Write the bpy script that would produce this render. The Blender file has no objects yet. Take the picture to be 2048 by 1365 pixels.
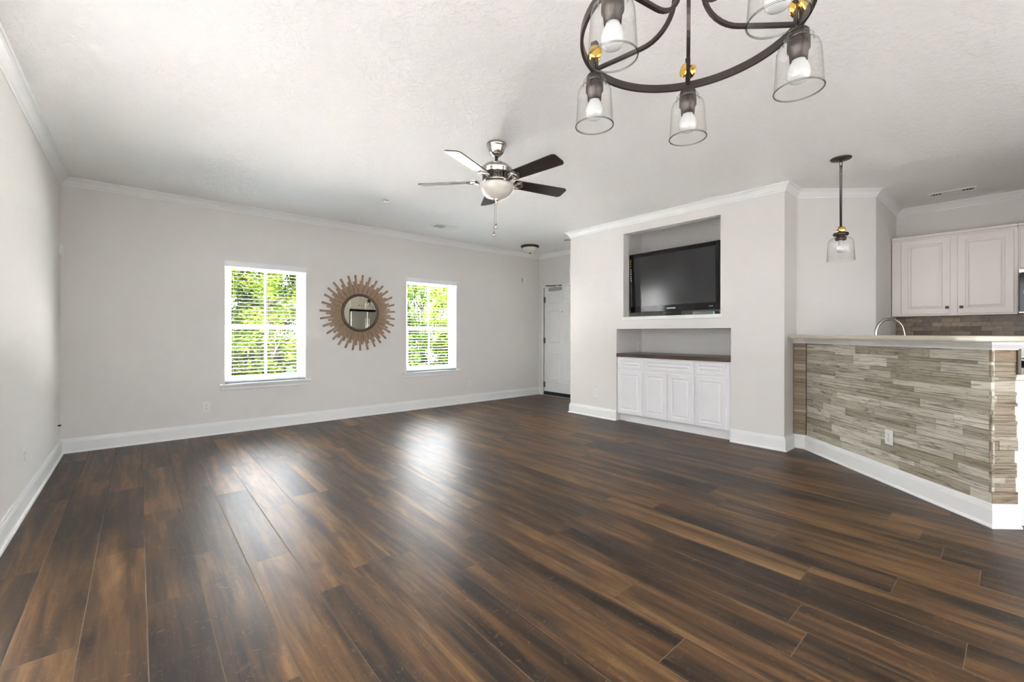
import bpy, math, random
from mathutils import Vector, Matrix
random.seed(7)
C = bpy.context.scene.collection
sc = bpy.context.scene
PI = math.pi
R = math.radians

# ------------------------------------------------------------------ camera
CAM_H = 1.162
cam_d = bpy.data.cameras.new('camera')
cam = bpy.data.objects.new('camera', cam_d); C.objects.link(cam)
cam.location = (0, 0, CAM_H)
cam.rotation_mode = 'XYZ'
cam.matrix_world = (Matrix.Translation((0, 0, CAM_H)) @ Matrix.Rotation(-R(40.789), 4, 'Z')
                    @ Matrix.Rotation(R(90), 4, 'X') @ Matrix.Rotation(R(0.101), 4, 'Z'))
cam_d.sensor_width = 36.0
cam_d.lens = 866.1 / 2048 * 36.0
cam_d.shift_y = -15.0 / 2048
cam_d.clip_start = 0.02
sc.camera = cam

# ------------------------------------------------------------------ sky, sun, exposure
SKY_FRONT, SKY_REAR, SKY_SUNNY = 19.0, 5.5, 4.5        # the sunny half of the sky lies to the left
world = bpy.data.worlds.new('sky'); sc.world = world
world.use_nodes = True
wt = world.node_tree; bg = wt.nodes['Background']
bg.inputs['Strength'].default_value = 1.0
tc = wt.nodes.new('ShaderNodeTexCoord'); sx = wt.nodes.new('ShaderNodeSeparateXYZ')
wt.links.new(tc.outputs['Generated'], sx.inputs[0])
mr = wt.nodes.new('ShaderNodeMapRange'); mr.interpolation_type = 'SMOOTHSTEP'
wt.links.new(sx.outputs[0], mr.inputs[0])
mr.inputs[1].default_value = -.15; mr.inputs[2].default_value = -.55
mr.inputs[3].default_value = 0; mr.inputs[4].default_value = 1
mz = wt.nodes.new('ShaderNodeMapRange'); mz.interpolation_type = 'SMOOTHSTEP'
wt.links.new(sx.outputs[2], mz.inputs[0])
mz.inputs[1].default_value = .75; mz.inputs[2].default_value = .45
mz.inputs[3].default_value = 0; mz.inputs[4].default_value = 1
mm_ = wt.nodes.new('ShaderNodeMath'); mm_.operation = 'MULTIPLY'
wt.links.new(mr.outputs[0], mm_.inputs[0]); wt.links.new(mz.outputs[0], mm_.inputs[1])
wm = wt.nodes.new('ShaderNodeMix'); wm.data_type = 'RGBA'
wt.links.new(mm_.outputs[0], wm.inputs[0])
wf = wt.nodes.new('ShaderNodeMix'); wf.data_type = 'RGBA'
mf = wt.nodes.new('ShaderNodeMapRange'); mf.interpolation_type = 'SMOOTHSTEP'
wt.links.new(sx.outputs[1], mf.inputs[0]); mf.inputs[1].default_value = .1; mf.inputs[2].default_value = -.4
wt.links.new(mf.outputs[0], wf.inputs[0]); wt.links.new(wf.outputs[2], wm.inputs[6])
wf.inputs[6].default_value = (SKY_FRONT * .94, SKY_FRONT * .97, SKY_FRONT, 1)
wf.inputs[7].default_value = (SKY_REAR * .94, SKY_REAR * .97, SKY_REAR, 1)
wm.inputs[7].default_value = (SKY_SUNNY * .94, SKY_SUNNY * .97, SKY_SUNNY, 1)
wt.links.new(wm.outputs[2], bg.inputs['Color'])
sun_d = bpy.data.lights.new('sun', 'SUN'); sun_d.energy = 520.0; sun_d.angle = R(0.6)
sun_d.color = (1.0, 0.985, 0.96)
sun = bpy.data.objects.new('sun', sun_d); C.objects.link(sun)
sun.rotation_euler = (0, R(-38), 0)
sun.location = (-6, 0, 12)

def portal(name, loc, rot, sx, sy):
    d = bpy.data.lights.new(name, 'AREA'); d.shape = 'RECTANGLE'; d.size = sx; d.size_y = sy
    d.cycles.is_portal = True
    o = bpy.data.objects.new(name, d); C.objects.link(o); o.location = loc; o.rotation_euler = rot
portal('daylight_portal', (1.196, 6.14, 1.29), (R(-90), 0, 0), 0.88, 1.42)
portal('daylight_portal', (3.493, 6.14, 1.29), (R(-90), 0, 0), 0.90, 1.42)
portal('daylight_portal', (-.72, 1.1, 1.17), (R(90), 0, R(-90)), 4.4, 2.3)

portal('daylight_portal', (2.15, -2.22, 1.17), (R(90), 0, 0), 4.3, 2.3)

sc.view_settings.view_transform = 'Standard'
sc.view_settings.look = 'None'
sc.view_settings.gamma = 1.0
sc.view_settings.use_curve_mapping = False
sc.view_settings.exposure = 0.03
sc.cycles.use_denoising = True
sc.cycles.max_bounces = 14
sc.cycles.diffuse_bounces = 8
sc.cycles.glossy_bounces = 6
sc.cycles.transparent_max_bounces = 24
sc.cycles.sample_clamp_indirect = 0.0
sc.cycles.caustics_reflective = False
sc.cycles.caustics_refractive = False

# ------------------------------------------------------------------ constants of the place
XL, YB, XT, XD, XK = -0.565, 5.961, 4.841, 5.83, 6.95
YT0, YT1 = 4.285, 1.484
YR = -2.05
H = 2.655
N0, N1, NB = 1.995, 3.471, 5.445          # built-in alcove
W1 = (0.755, 1.637); W2 = (3.045, 3.942); WZ = (0.575, 2.0)

# ------------------------------------------------------------------ mesh helpers
class MB:
    def __init__(s): s.v = []; s.f = []; s.sm = []; s.at = []
    def add(s, vs, fs, smooth=False, att=None):
        b = len(s.v); s.v += [tuple(p) for p in vs]
        for f in fs:
            s.f.append([b + i for i in f]); s.sm.append(smooth); s.at.append(att)
        return s
    def box(s, x0, x1, y0, y1, z0, z1, M=None, att=None):
        vs = [(x, y, z) for z in (z0, z1) for y in (y0, y1) for x in (x0, x1)]
        if M: vs = [M @ Vector(p) for p in vs]
        return s.add(vs, [(0, 2, 3, 1), (4, 5, 7, 6), (0, 1, 5, 4), (2, 6, 7, 3), (0, 4, 6, 2), (1, 3, 7, 5)], False, att)
    def cbox(s, x0, x1, y0, y1, z0, z1, c=0.003, M=None, att=None):
        # box with chamfered edges
        cx, cy, cz = (x0 + x1) / 2, (y0 + y1) / 2, (z0 + z1) / 2
        hx, hy, hz = abs(x1 - x0) / 2, abs(y1 - y0) / 2, abs(z1 - z0) / 2
        c = min(c, hx * .49, hy * .49, hz * .49)
        vs = []; idx = {}
        for sx in (-1, 1):
            for sy in (-1, 1):
                for sz in (-1, 1):
                    for ax in range(3):
                        p = [sx * (hx - c), sy * (hy - c), sz * (hz - c)]
                        p[ax] = (sx * hx, sy * hy, sz * hz)[ax]
                        idx[(sx, sy, sz, ax)] = len(vs); vs.append((cx + p[0], cy + p[1], cz + p[2]))
        fs = []
        for sg in (-1, 1):
            for ax in range(3):
                o = [a for a in range(3) if a != ax]
                ring = []
                for a, b in ((-1, -1), (1, -1), (1, 1), (-1, 1)):
                    k = [0, 0, 0]; k[ax] = sg; k[o[0]] = a; k[o[1]] = b
                    ring.append(idx[(k[0], k[1], k[2], ax)])
                if (sg == 1) == (ax == 1): ring.reverse()
                fs.append(ring)
        for ax in range(3):            # edges along axis ax
            o = [a for a in range(3) if a != ax]
            for a in (-1, 1):
                for b in (-1, 1):
                    k0 = [0, 0, 0]; k1 = [0, 0, 0]
                    k0[ax] = -1; k1[ax] = 1
                    for k in (k0, k1): k[o[0]] = a; k[o[1]] = b
                    fs.append([idx[(*k0, o[0])], idx[(*k1, o[0])], idx[(*k1, o[1])], idx[(*k0, o[1])]])
        for sx in (-1, 1):
            for sy in (-1, 1):
                for sz in (-1, 1):
                    fs.append([idx[(sx, sy, sz, a)] for a in range(3)])
        if M: vs = [M @ Vector(p) for p in vs]
        return s.add(vs, fs, False, att)
    def prism(s, poly, z0, z1, M=None):
        n = len(poly)
        vs = [(x, y, z0) for x, y in poly] + [(x, y, z1) for x, y in poly]
        if M: vs = [M @ Vector(p) for p in vs]
        fs = [list(range(n))[::-1], list(range(n, 2 * n))] + [(i, (i + 1) % n, n + (i + 1) % n, n + i) for i in range(n)]
        return s.add(vs, fs)
    def lathe(s, prof, seg=32, M=None, smooth=True, close=True):
        vs = []; n = len(prof)
        for k in range(seg):
            a = 2 * PI * k / seg
            for r, z in prof: vs.append((r * math.cos(a), r * math.sin(a), z))
        if M: vs = [M @ Vector(p) for p in vs]
        fs = []
        for k in range(seg):
            k2 = (k + 1) % seg
            for i in range(n - 1):
                fs.append((k * n + i, k2 * n + i, k2 * n + i + 1, k * n + i + 1))
        if close:
            if prof[0][0] > 1e-6: fs.append([k * n for k in range(seg)][::-1])
            if prof[-1][0] > 1e-6: fs.append([k * n + n - 1 for k in range(seg)])
        s.add(vs, fs, smooth)
        if close:
            if prof[-1][0] > 1e-6: s.sm[-1] = False
        return s
    def tube(s, pts, r, seg=10, M=None, sq=None, up=None, smooth=True):
        # swept circle (or rectangle sq=(w,h)) along points
        pts = [Vector(p) for p in pts]; rings = []
        n = len(pts)
        prev = None
        for i, p in enumerate(pts):
            t = (pts[min(i + 1, n - 1)] - pts[max(i - 1, 0)]).normalized()
            if up is not None:
                a = Vector(up)
            elif prev is None:
                a = Vector((0, 0, 1)) if abs(t.z) < .9 else Vector((1, 0, 0))
            else: a = prev
            a = (a - t * a.dot(t)).normalized(); prev = a
            b = t.cross(a)
            rr = r[i] if isinstance(r, (list, tuple)) else r
            if sq:
                w, h = sq
                ring = [p + a * (h / 2) * y + b * (w / 2) * x for x, y in ((1, 1), (-1, 1), (-1, -1), (1, -1))]
            else:
                ring = [p + (a * math.cos(2 * PI * k / seg) + b * math.sin(2 * PI * k / seg)) * rr for k in range(seg)]
            rings.append(ring)
        m = len(rings[0]); vs = [q for ring in rings for q in ring]
        if M: vs = [M @ Vector(p) for p in vs]
        fs = []
        for i in range(n - 1):
            for k in range(m):
                fs.append((i * m + k, i * m + (k + 1) % m, (i + 1) * m + (k + 1) % m, (i + 1) * m + k))
        s.add(vs, fs, smooth and not sq)
        s.add(rings[0] if not M else [M @ q for q in rings[0]], [list(range(m))[::-1]])
        s.add(rings[-1] if not M else [M @ q for q in rings[-1]], [list(range(m))])
        return s
    def rings(s, u0, u1, v0, v1, prof, mp):
        # concentric rectangle profile [(inset, depth)...] mapped by mp(u, v, w)
        vs = []; fs = []
        for ins, d in prof:
            for u, v in ((u0 + ins, v0 + ins), (u1 - ins, v0 + ins), (u1 - ins, v1 - ins), (u0 + ins, v1 - ins)):
                vs.append(mp(u, v, d))
        for i in range(len(prof) - 1):
            for k in range(4):
                fs.append((i * 4 + k, i * 4 + (k + 1) % 4, i * 4 + 4 + (k + 1) % 4, i * 4 + 4 + k))
        e = (len(prof) - 1) * 4
        fs.append((e, e + 1, e + 2, e + 3)); fs.append((3, 2, 1, 0))
        return s.add(vs, fs)
    def sphere(s, r, M=None, seg=20, rings=12, sz=1.0):
        return s.lathe([(r * math.sin(PI * i / rings), -r * sz * math.cos(PI * i / rings)) for i in range(rings + 1)], seg, M, close=False)
    def mesh(s, name):
        me = bpy.data.meshes.new(name); me.from_pydata(s.v, [], s.f)
        me.polygons.foreach_set('use_smooth', s.sm)
        if any(a is not None for a in s.at):
            ca = me.attributes.new('tone', 'FLOAT_COLOR', 'FACE')
            flat = []
            for a in s.at: flat += list(a if a is not None else (.5, .5, .5, 1))
            ca.data.foreach_set('color', flat)
        me.update()
        import bmesh
        bm = bmesh.new(); bm.from_mesh(me); bmesh.ops.recalc_face_normals(bm, faces=bm.faces[:]); bm.to_mesh(me); bm.free()
        return me
    def build(s, name, mat, parent=None, loc=None):
        o = bpy.data.objects.new(name, s.mesh(name)); C.objects.link(o)
        o.data.materials.append(mat)
        if loc: o.location = loc
        if parent: o.parent = parent
        return o

def thing(name, label, cat, loc=(0, 0, 0), rz=0.0, group=None):
    o = bpy.data.objects.new(name, None); C.objects.link(o)
    o.empty_display_size = .1
    o.location = loc; o.rotation_euler = (0, 0, rz); o['label'] = label; o['category'] = cat
    if group: o['group'] = group
    return o
def tag(o, label, cat, group=None):
    o['label'] = label; o['category'] = cat
    if group: o['group'] = group
    return o
def struct(o, label=None, cat=None):
    o['kind'] = 'structure'
    if label: o['label'] = label
    if cat: o['category'] = cat
    return o
def copy_tree(o, parent=None):
    c = o.copy(); C.objects.link(c); c.parent = parent
    for ch in list(o.children): copy_tree(ch, c)
    return c
def T(x=0, y=0, z=0): return Matrix.Translation((x, y, z))
def RX(a): return Matrix.Rotation(R(a), 4, 'X')
def RY(a): return Matrix.Rotation(R(a), 4, 'Y')
def RZ(a): return Matrix.Rotation(R(a), 4, 'Z')

# ------------------------------------------------------------------ materials
def new_mat(name):
    m = bpy.data.materials.new(name); m.use_nodes = True
    return m, m.node_tree, m.node_tree.nodes['Principled BSDF']
def nd(nt, typ, **kw):
    n = nt.nodes.new(typ)
    for k, v in kw.items(): setattr(n, k, v)
    return n
def lk(nt, a, b): nt.links.new(a, b)
def math_n(nt, op, a, b=None, c=None):
    n = nd(nt, 'ShaderNodeMath', operation=op)
    for i, x in enumerate((a, b, c)):
        if x is None: continue
        if isinstance(x, (int, float)): n.inputs[i].default_value = x
        else: lk(nt, x, n.inputs[i])
    return n.outputs[0]
def ramp(nt, fac, stops):
    n = nd(nt, 'ShaderNodeValToRGB')
    el = n.color_ramp.elements
    while len(el) < len(stops): el.new(0.5)
    for e, (p, c) in zip(el, stops):
        e.position = p; e.color = (*c, 1) if len(c) == 3 else c
    lk(nt, fac, n.inputs[0]); return n.outputs[0]
def noise(nt, vec, scale, detail=4, rough=.5, dist=0.0):
    n = nd(nt, 'ShaderNodeTexNoise'); n.inputs['Scale'].default_value = scale
    n.inputs['Detail'].default_value = detail; n.inputs['Roughness'].default_value = rough
    n.inputs['Distortion'].default_value = dist
    if vec is not None: lk(nt, vec, n.inputs['Vector'])
    return n.outputs['Fac']
def mix(nt, fac, a, b, mode='MIX'):
    n = nd(nt, 'ShaderNodeMix', data_type='RGBA', blend_type=mode)
    for s, x in ((n.inputs[0], fac), (n.inputs[6], a), (n.inputs[7], b)):
        if isinstance(x, (int, float)): s.default_value = x
        elif isinstance(x, tuple): s.default_value = (*x, 1) if len(x) == 3 else x
        else: lk(nt, x, s)
    return n.outputs[2]
def bump(nt, bs, h, strength, dist):
    b = nd(nt, 'ShaderNodeBump'); b.inputs['Strength'].default_value = strength; b.inputs['Distance'].default_value = dist
    lk(nt, h, b.inputs['Height']); lk(nt, b.outputs[0], bs.inputs['Normal']); return b
def scaled(nt, vec, s, off=(0, 0, 0)):
    n = nd(nt, 'ShaderNodeMapping'); n.inputs['Scale'].default_value = s; n.inputs['Location'].default_value = off
    lk(nt, vec, n.inputs['Vector']); return n.outputs[0]
def objco(nt): return nd(nt, 'ShaderNodeTexCoord').outputs['Object']

def plain(name, col, rough=.5, metal=0.0, spec=.5, nscale=40, nstr=.02, vary=.03):
    m, nt, bs = new_mat(name)
    v = objco(nt)
    f = noise(nt, v, nscale, 3)
    c = mix(nt, f, tuple(x * (1 - vary) for x in col), tuple(min(1, x * (1 + vary)) for x in col))
    lk(nt, c, bs.inputs['Base Color'])
    bs.inputs['Roughness'].default_value = rough; bs.inputs['Metallic'].default_value = metal
    bs.inputs['Specular IOR Level'].default_value = spec
    if nstr: bump(nt, bs, f, nstr, .002)
    return m

def wall_mat(name, col):
    m, nt, bs = new_mat(name)
    g = nd(nt, 'ShaderNodeNewGeometry').outputs['Position']
    f = noise(nt, g, 160, 3); big = noise(nt, g, .7, 2)
    c = mix(nt, big, tuple(x * .985 for x in col), tuple(x * 1.015 for x in col))
    lk(nt, c, bs.inputs['Base Color']); bs.inputs['Roughness'].default_value = .55
    bs.inputs['Specular IOR Level'].default_value = .3
    bump(nt, bs, f, .08, .001)
    return m
MWALL = wall_mat('greige wall paint', (.755, .736, .712))
MTRIM = plain('white trim paint', (.84, .845, .84), .35, vary=.01)
MCAB = plain('white cabinet paint', (.83, .83, .845), .32, vary=.01)
MKCAB = plain('warm white kitchen cabinet paint', (.86, .805, .77), .38, vary=.012)
MWHITE = plain('white plastic', (.80, .80, .78), .35, vary=.01)
MVINYL = plain('white vinyl', (.84, .86, .88), .3, vary=.01)
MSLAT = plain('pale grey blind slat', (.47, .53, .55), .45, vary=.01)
MBLACK = plain('black plastic', (.012, .012, .013), .35, vary=.2)
MGLOSSB = plain('glossy black bezel', (.008, .008, .009), .08, vary=.1, nstr=0)
MBRONZE = plain('dark bronze metal', (.062, .050, .045), .42, .7, vary=.15)
MNICKEL = plain('brushed nickel', (.50, .465, .42), .22, 1.0, vary=.06, nscale=90)
MSTEEL = plain('stainless steel', (.56, .55, .53), .28, 1.0, vary=.05)
MBRASS = plain('polished brass', (.85, .52, .11), .18, 1.0, vary=.08)
MGREYM = plain('grey metal', (.42, .42, .41), .4, .6, vary=.05)
MHINGE = plain('dark steel hinge', (.17, .165, .155), .35, .9, vary=.1)
MSLOT = plain('dark slot', (.05, .05, .05), .6, vary=.1)
MCOUNTER = plain('cream solid surface', (.62, .575, .47), .16, vary=.05, nscale=300, nstr=0)
MSTUBBY = plain('silver grey device', (.20, .20, .19), .35, .3, vary=.05)
MBULB = plain('white lamp bulb', (.66, .66, .65), .2, vary=.005, nstr=0)
MBLADE = plain('dark espresso fan blade', (.030, .022, .020), .22, vary=.25, nscale=14, nstr=.0)

def bowl_mat():
    m, nt, bs = new_mat('frosted alabaster glass')
    f = noise(nt, scaled(nt, objco(nt), (9, 9, 16)), 1.6, 4, .6, 1.2)
    lk(nt, ramp(nt, f, [(.3, (.70, .67, .59)), (.7, (.82, .80, .73))]), bs.inputs['Base Color'])
    bs.inputs['Roughness'].default_value = .3
    bs.inputs['Subsurface Weight'].default_value = .25
    bs.inputs['Subsurface Radius'].default_value = (.03, .03, .025)
    return m
MBOWL = bowl_mat()

def ceil_mat():
    m, nt, bs = new_mat('stippled white ceiling')
    g = nd(nt, 'ShaderNodeNewGeometry').outputs['Position']
    a = noise(nt, scaled(nt, g, (1, 1.0, 1)), 22, 5, .62, .9)
    b = noise(nt, g, 70, 3, .6)
    blob = ramp(nt, a, [(.47, (0, 0, 0)), (.60, (1, 1, 1))])
    h = math_n(nt, 'ADD', blob, math_n(nt, 'MULTIPLY', b, .35))
    bs.inputs['Base Color'].default_value = (.89, .885, .875, 1)
    bs.inputs['Roughness'].default_value = .75; bs.inputs['Specular IOR Level'].default_value = .2
    bump(nt, bs, h, .36, .006)
    return m
MCEIL = ceil_mat()

def floor_mat():
    m, nt, bs = new_mat('dark oak plank floor')
    g = nd(nt, 'ShaderNodeNewGeometry').outputs['Position']
    sp = nd(nt, 'ShaderNodeSeparateXYZ'); lk(nt, g, sp.inputs[0])
    W, L = .1945, 1.21
    xs = math_n(nt, 'DIVIDE', math_n(nt, 'SUBTRACT', sp.outputs[0], .0285 - 20 * W), W)
    row = math_n(nt, 'FLOOR', xs); fx = math_n(nt, 'FRACT', xs)
    wn = nd(nt, 'ShaderNodeTexWhiteNoise', noise_dimensions='1D'); lk(nt, row, wn.inputs['W'])
    ys = math_n(nt, 'ADD', math_n(nt, 'DIVIDE', sp.outputs[1], L), math_n(nt, 'ADD', math_n(nt, 'MULTIPLY', wn.outputs['Value'], 5.37), 20))
    col = math_n(nt, 'FLOOR', ys); fy = math_n(nt, 'FRACT', ys)
    cv = nd(nt, 'ShaderNodeCombineXYZ'); lk(nt, row, cv.inputs[0]); lk(nt, col, cv.inputs[1])
    wn2 = nd(nt, 'ShaderNodeTexWhiteNoise', noise_dimensions='2D'); lk(nt, cv.outputs[0], wn2.inputs['Vector'])
    rid = wn2.outputs['Value']
    gv = nd(nt, 'ShaderNodeCombineXYZ')
    lk(nt, sp.outputs[0], gv.inputs[0]); lk(nt, sp.outputs[1], gv.inputs[1]); lk(nt, math_n(nt, 'MULTIPLY', rid, 57.0), gv.inputs[2])
    v = gv.outputs[0]
    broad = noise(nt, scaled(nt, v, (9, .9, 1)), 1.0, 5, .6, .6)
    mid = noise(nt, scaled(nt, v, (30, 1.7, 1)), 1.0, 6, .65, .6)
    fine = noise(nt, scaled(nt, v, (170, 8, 1)), 1.0, 5, .75, .6)
    f = math_n(nt, 'ADD', math_n(nt, 'MULTIPLY', broad, .70), math_n(nt, 'MULTIPLY', mid, .30))
    f = math_n(nt, 'ADD', f, math_n(nt, 'MULTIPLY', math_n(nt, 'SUBTRACT', rid, .5), .13))
    base = ramp(nt, f, [(.33, (.013, .0095, .0080)), (.42, (.030, .019, .0125)), (.50, (.068, .038, .019)), (.58, (.130, .070, .029)), (.68, (.215, .125, .055))])
    base = mix(nt, .65, base, ramp(nt, fine, [(.3, (.55, .52, .50)), (.65, (1.25, 1.2, 1.15))]), 'MULTIPLY')
    # knots
    kv = nd(nt, 'ShaderNodeTexVoronoi', feature='F1'); lk(nt, scaled(nt, v, (4.2, 2.0, 1)), kv.inputs['Vector']); kv.inputs['Scale'].default_value = 1.0
    kd = math_n(nt, 'ADD', kv.outputs['Distance'], math_n(nt, 'MULTIPLY', math_n(nt, 'SUBTRACT', mid, .5), .14))
    kn = ramp(nt, kd, [(.03, (1, 1, 1)), (.15, (0, 0, 0))])
    base = mix(nt, math_n(nt, 'MULTIPLY', kn, .8), base, (.015, .012, .011))
    # rays of lighter cross figure
    fig = noise(nt, scaled(nt, v, (22, 26, 1)), 1.0, 3, .6, 2.2)
    figm = ramp(nt, fig, [(.60, (0, 0, 0)), (.70, (1, 1, 1))])
    base = mix(nt, math_n(nt, 'MULTIPLY', figm, .22), base, (.30, .19, .10))
    # seams, the light caught by their bevels painted in as paler brown
    ex = math_n(nt, 'MULTIPLY', math_n(nt, 'MINIMUM', fx, math_n(nt, 'SUBTRACT', 1.0, fx)), W)
    ey = math_n(nt, 'MULTIPLY', math_n(nt, 'MINIMUM', fy, math_n(nt, 'SUBTRACT', 1.0, fy)), L)
    e = math_n(nt, 'MINIMUM', ex, ey)
    seam = ramp(nt, math_n(nt, 'DIVIDE', e, .004), [(.25, (1, 1, 1)), (.55, (0, 0, 0))])
    base = mix(nt, math_n(nt, 'MULTIPLY', seam, .75), base, (.19, .15, .115))
    lk(nt, base, bs.inputs['Base Color'])
    rr = math_n(nt, 'ADD', math_n(nt, 'ADD', .27, math_n(nt, 'MULTIPLY', fine, .26)), math_n(nt, 'MULTIPLY', seam, .3))
    lk(nt, rr, bs.inputs['Roughness'])
    lk(nt, math_n(nt, 'SUBTRACT', .30, math_n(nt, 'MULTIPLY', seam, .4)), bs.inputs['Specular IOR Level'])
    wav = noise(nt, scaled(nt, v, (9, 30, 1)), 1.0, 3, .6, 1.5)
    hgt = math_n(nt, 'ADD', math_n(nt, 'MULTIPLY', fine, .55), math_n(nt, 'MULTIPLY', wav, .35))
    hgt = math_n(nt, 'SUBTRACT', hgt, math_n(nt, 'MULTIPLY', seam, 1.2))
    bump(nt, bs, hgt, .28, .0020)
    return m
MFLOOR = floor_mat()

def clad_mat():
    m, nt, bs = new_mat('weathered reclaimed wood strip')
    a = nd(nt, 'ShaderNodeAttribute', attribute_name='tone')
    sp = nd(nt, 'ShaderNodeSeparateColor'); lk(nt, a.outputs['Color'], sp.inputs[0])
    oc = objco(nt)
    s2 = nd(nt, 'ShaderNodeSeparateXYZ'); lk(nt, oc, s2.inputs[0])
    al = math_n(nt, 'SUBTRACT', s2.outputs[0], s2.outputs[1])
    cv = nd(nt, 'ShaderNodeCombineXYZ'); lk(nt, al, cv.inputs[0]); lk(nt, s2.outputs[2], cv.inputs[2]); lk(nt, math_n(nt, 'MULTIPLY', sp.outputs[0], 91), cv.inputs[1])
    v = cv.outputs[0]
    gr = noise(nt, scaled(nt, v, (3, 1, 80)), 1.0, 6, .7, 1.2)
    cr = noise(nt, scaled(nt, v, (7, 1, 30)), 1.0, 4, .6, .8)
    light = mix(nt, sp.outputs[1], (.37, .335, .25), (.75, .72, .62))
    dark = mix(nt, sp.outputs[1], (.075, .060, .042), (.21, .185, .14))
    c = mix(nt, ramp(nt, gr, [(.32, (0, 0, 0)), (.52, (1, 1, 1))]), dark, light)
    c = mix(nt, ramp(nt, cr, [(.26, (.8, .8, .8)), (.42, (0, 0, 0))]), c, (.10, .078, .052))
    c = mix(nt, math_n(nt, 'MULTIPLY', sp.outputs[2], .55), c, (.20, .085, .035))
    lk(nt, c, bs.inputs['Base Color']); bs.inputs['Roughness'].default_value = .7
    bs.inputs['Specular IOR Level'].default_value = .3
    bump(nt, bs, gr, .5, .002)
    return m
MCLAD = clad_mat()

def ray_mat():
    m, nt, bs = new_mat('light tan driftwood stick')
    oc = objco(nt)
    rnd = nd(nt, 'ShaderNodeObjectInfo').outputs['Random']
    gr = noise(nt, scaled(nt, oc, (6, 90, 90)), 1.0, 5, .65, .5)
    c = ramp(nt, gr, [(.35, (.19, .125, .075)), (.6, (.40, .275, .17))])
    c = mix(nt, rnd, c, mix(nt, .5, c, (.30, .23, .16)))
    lk(nt, c, bs.inputs['Base Color']); bs.inputs['Roughness'].default_value = .7
    bump(nt, bs, gr, .3, .001)
    return m
MRAY = ray_mat()
MMIRFRAME = plain('dark hammered bronze rim', (.10, .075, .055), .5, .3, nscale=120, nstr=.4, vary=.3)

def mirror_mat():
    m, nt, bs = new_mat('mirror glass')
    bs.inputs['Base Color'].default_value = (.80, .82, .72, 1); bs.inputs['Metallic'].default_value = 1
    lk(nt, math_n(nt, 'MULTIPLY', noise(nt, objco(nt), 3, 2), .03), bs.inputs['Roughness'])
    return m
MMIRROR = mirror_mat()

def wood_top_mat():
    m, nt, bs = new_mat('dark wood plank top')
    gr = noise(nt, scaled(nt, objco(nt), (14, 2.2, 30)), 1.4, 6, .65, .6)
    lk(nt, ramp(nt, gr, [(.32, (.022, .016, .014)), (.5, (.075, .046, .034)), (.68, (.16, .10, .07))]), bs.inputs['Base Color'])
    bs.inputs['Roughness'].default_value = .35; bump(nt, bs, gr, .15, .002)
    return m
MWOODTOP = wood_top_mat()

def screen_mat():
    m, nt, bs = new_mat('matte dark tv screen')
    f = noise(nt, objco(nt), 300, 2)
    lk(nt, ramp(nt, f, [(0, (.010, .010, .012)), (1, (.016, .016, .018))]), bs.inputs['Base Color'])
    bs.inputs['Roughness'].default_value = .17; bs.inputs['Specular IOR Level'].default_value = 1.0
    return m
MSCREEN = screen_mat()

def tile_mat():
    m, nt, bs = new_mat('brown stone brick tile')
    oc = objco(nt); sp = nd(nt, 'ShaderNodeSeparateXYZ'); lk(nt, oc, sp.inputs[0])
    cv = nd(nt, 'ShaderNodeCombineXYZ'); lk(nt, sp.outputs[1], cv.inputs[0]); lk(nt, sp.outputs[2], cv.inputs[1])
    b = nd(nt, 'ShaderNodeTexBrick'); lk(nt, cv.outputs[0], b.inputs['Vector'])
    b.inputs['Scale'].default_value = 1; b.inputs['Brick Width'].default_value = .155; b.inputs['Row Height'].default_value = .050
    b.inputs['Mortar Size'].default_value = .002; b.inputs['Mortar Smooth'].default_value = .2; b.offset = .5
    b.inputs['Color1'].default_value = (.13, .085, .055, 1); b.inputs['Color2'].default_value = (.42, .31, .21, 1)
    b.inputs['Mortar'].default_value = (.10, .08, .065, 1); b.inputs['Bias'].default_value = -.1
    n = noise(nt, oc, 22, 6, .7, .8)
    c = mix(nt, .75, b.outputs['Color'], ramp(nt, n, [(.3, (.5, .47, .45)), (.7, (1.3, 1.25, 1.2))]), 'MULTIPLY')
    lk(nt, c, bs.inputs['Base Color']); bs.inputs['Roughness'].default_value = .35
    bump(nt, bs, math_n(nt, 'SUBTRACT', n, b.outputs['Fac']), .3, .003)
    return m
MTILE = tile_mat()

def thin_glass(name, tint=(1, 1, 1), edge=(.75, .80, .76), refl=1.0, power=3.0):
    m = bpy.data.materials.new(name); m.use_nodes = True; nt = m.node_tree; nt.nodes.clear()
    out = nd(nt, 'ShaderNodeOutputMaterial')
    lw = nd(nt, 'ShaderNodeLayerWeight'); lw.inputs['Blend'].default_value = .5
    face = math_n(nt, 'POWER', lw.outputs['Facing'], power)
    n = noise(nt, objco(nt), 4, 2)
    tr = nd(nt, 'ShaderNodeBsdfTransparent'); lk(nt, mix(nt, face, tint, edge), tr.inputs[0])
    gl = nd(nt, 'ShaderNodeBsdfGlossy'); lk(nt, math_n(nt, 'MULTIPLY', n, .03), gl.inputs['Roughness'])
    fr = nd(nt, 'ShaderNodeFresnel'); fr.inputs[0].default_value = 1.45
    # same fresnel from either side of the thin wall
    g = nd(nt, 'ShaderNodeNewGeometry')
    ior = math_n(nt, 'ADD', 1.45, math_n(nt, 'MULTIPLY', g.outputs['Backfacing'], 1 / 1.45 - 1.45))
    lk(nt, ior, fr.inputs[0])
    mx = nd(nt, 'ShaderNodeMixShader'); lk(nt, math_n(nt, 'MULTIPLY', fr.outputs[0], refl), mx.inputs[0])
    lk(nt, tr.outputs[0], mx.inputs[1]); lk(nt, gl.outputs[0], mx.inputs[2]); lk(nt, mx.outputs[0], out.inputs[0])
    return m
MPANE = thin_glass('clear window pane', (.975, .97, .97), (.92, .93, .93), .25)
MSHADE = thin_glass('clear lamp glass', (.985, .985, .98), (.58, .63, .58), 1.0, 4.0)
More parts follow.
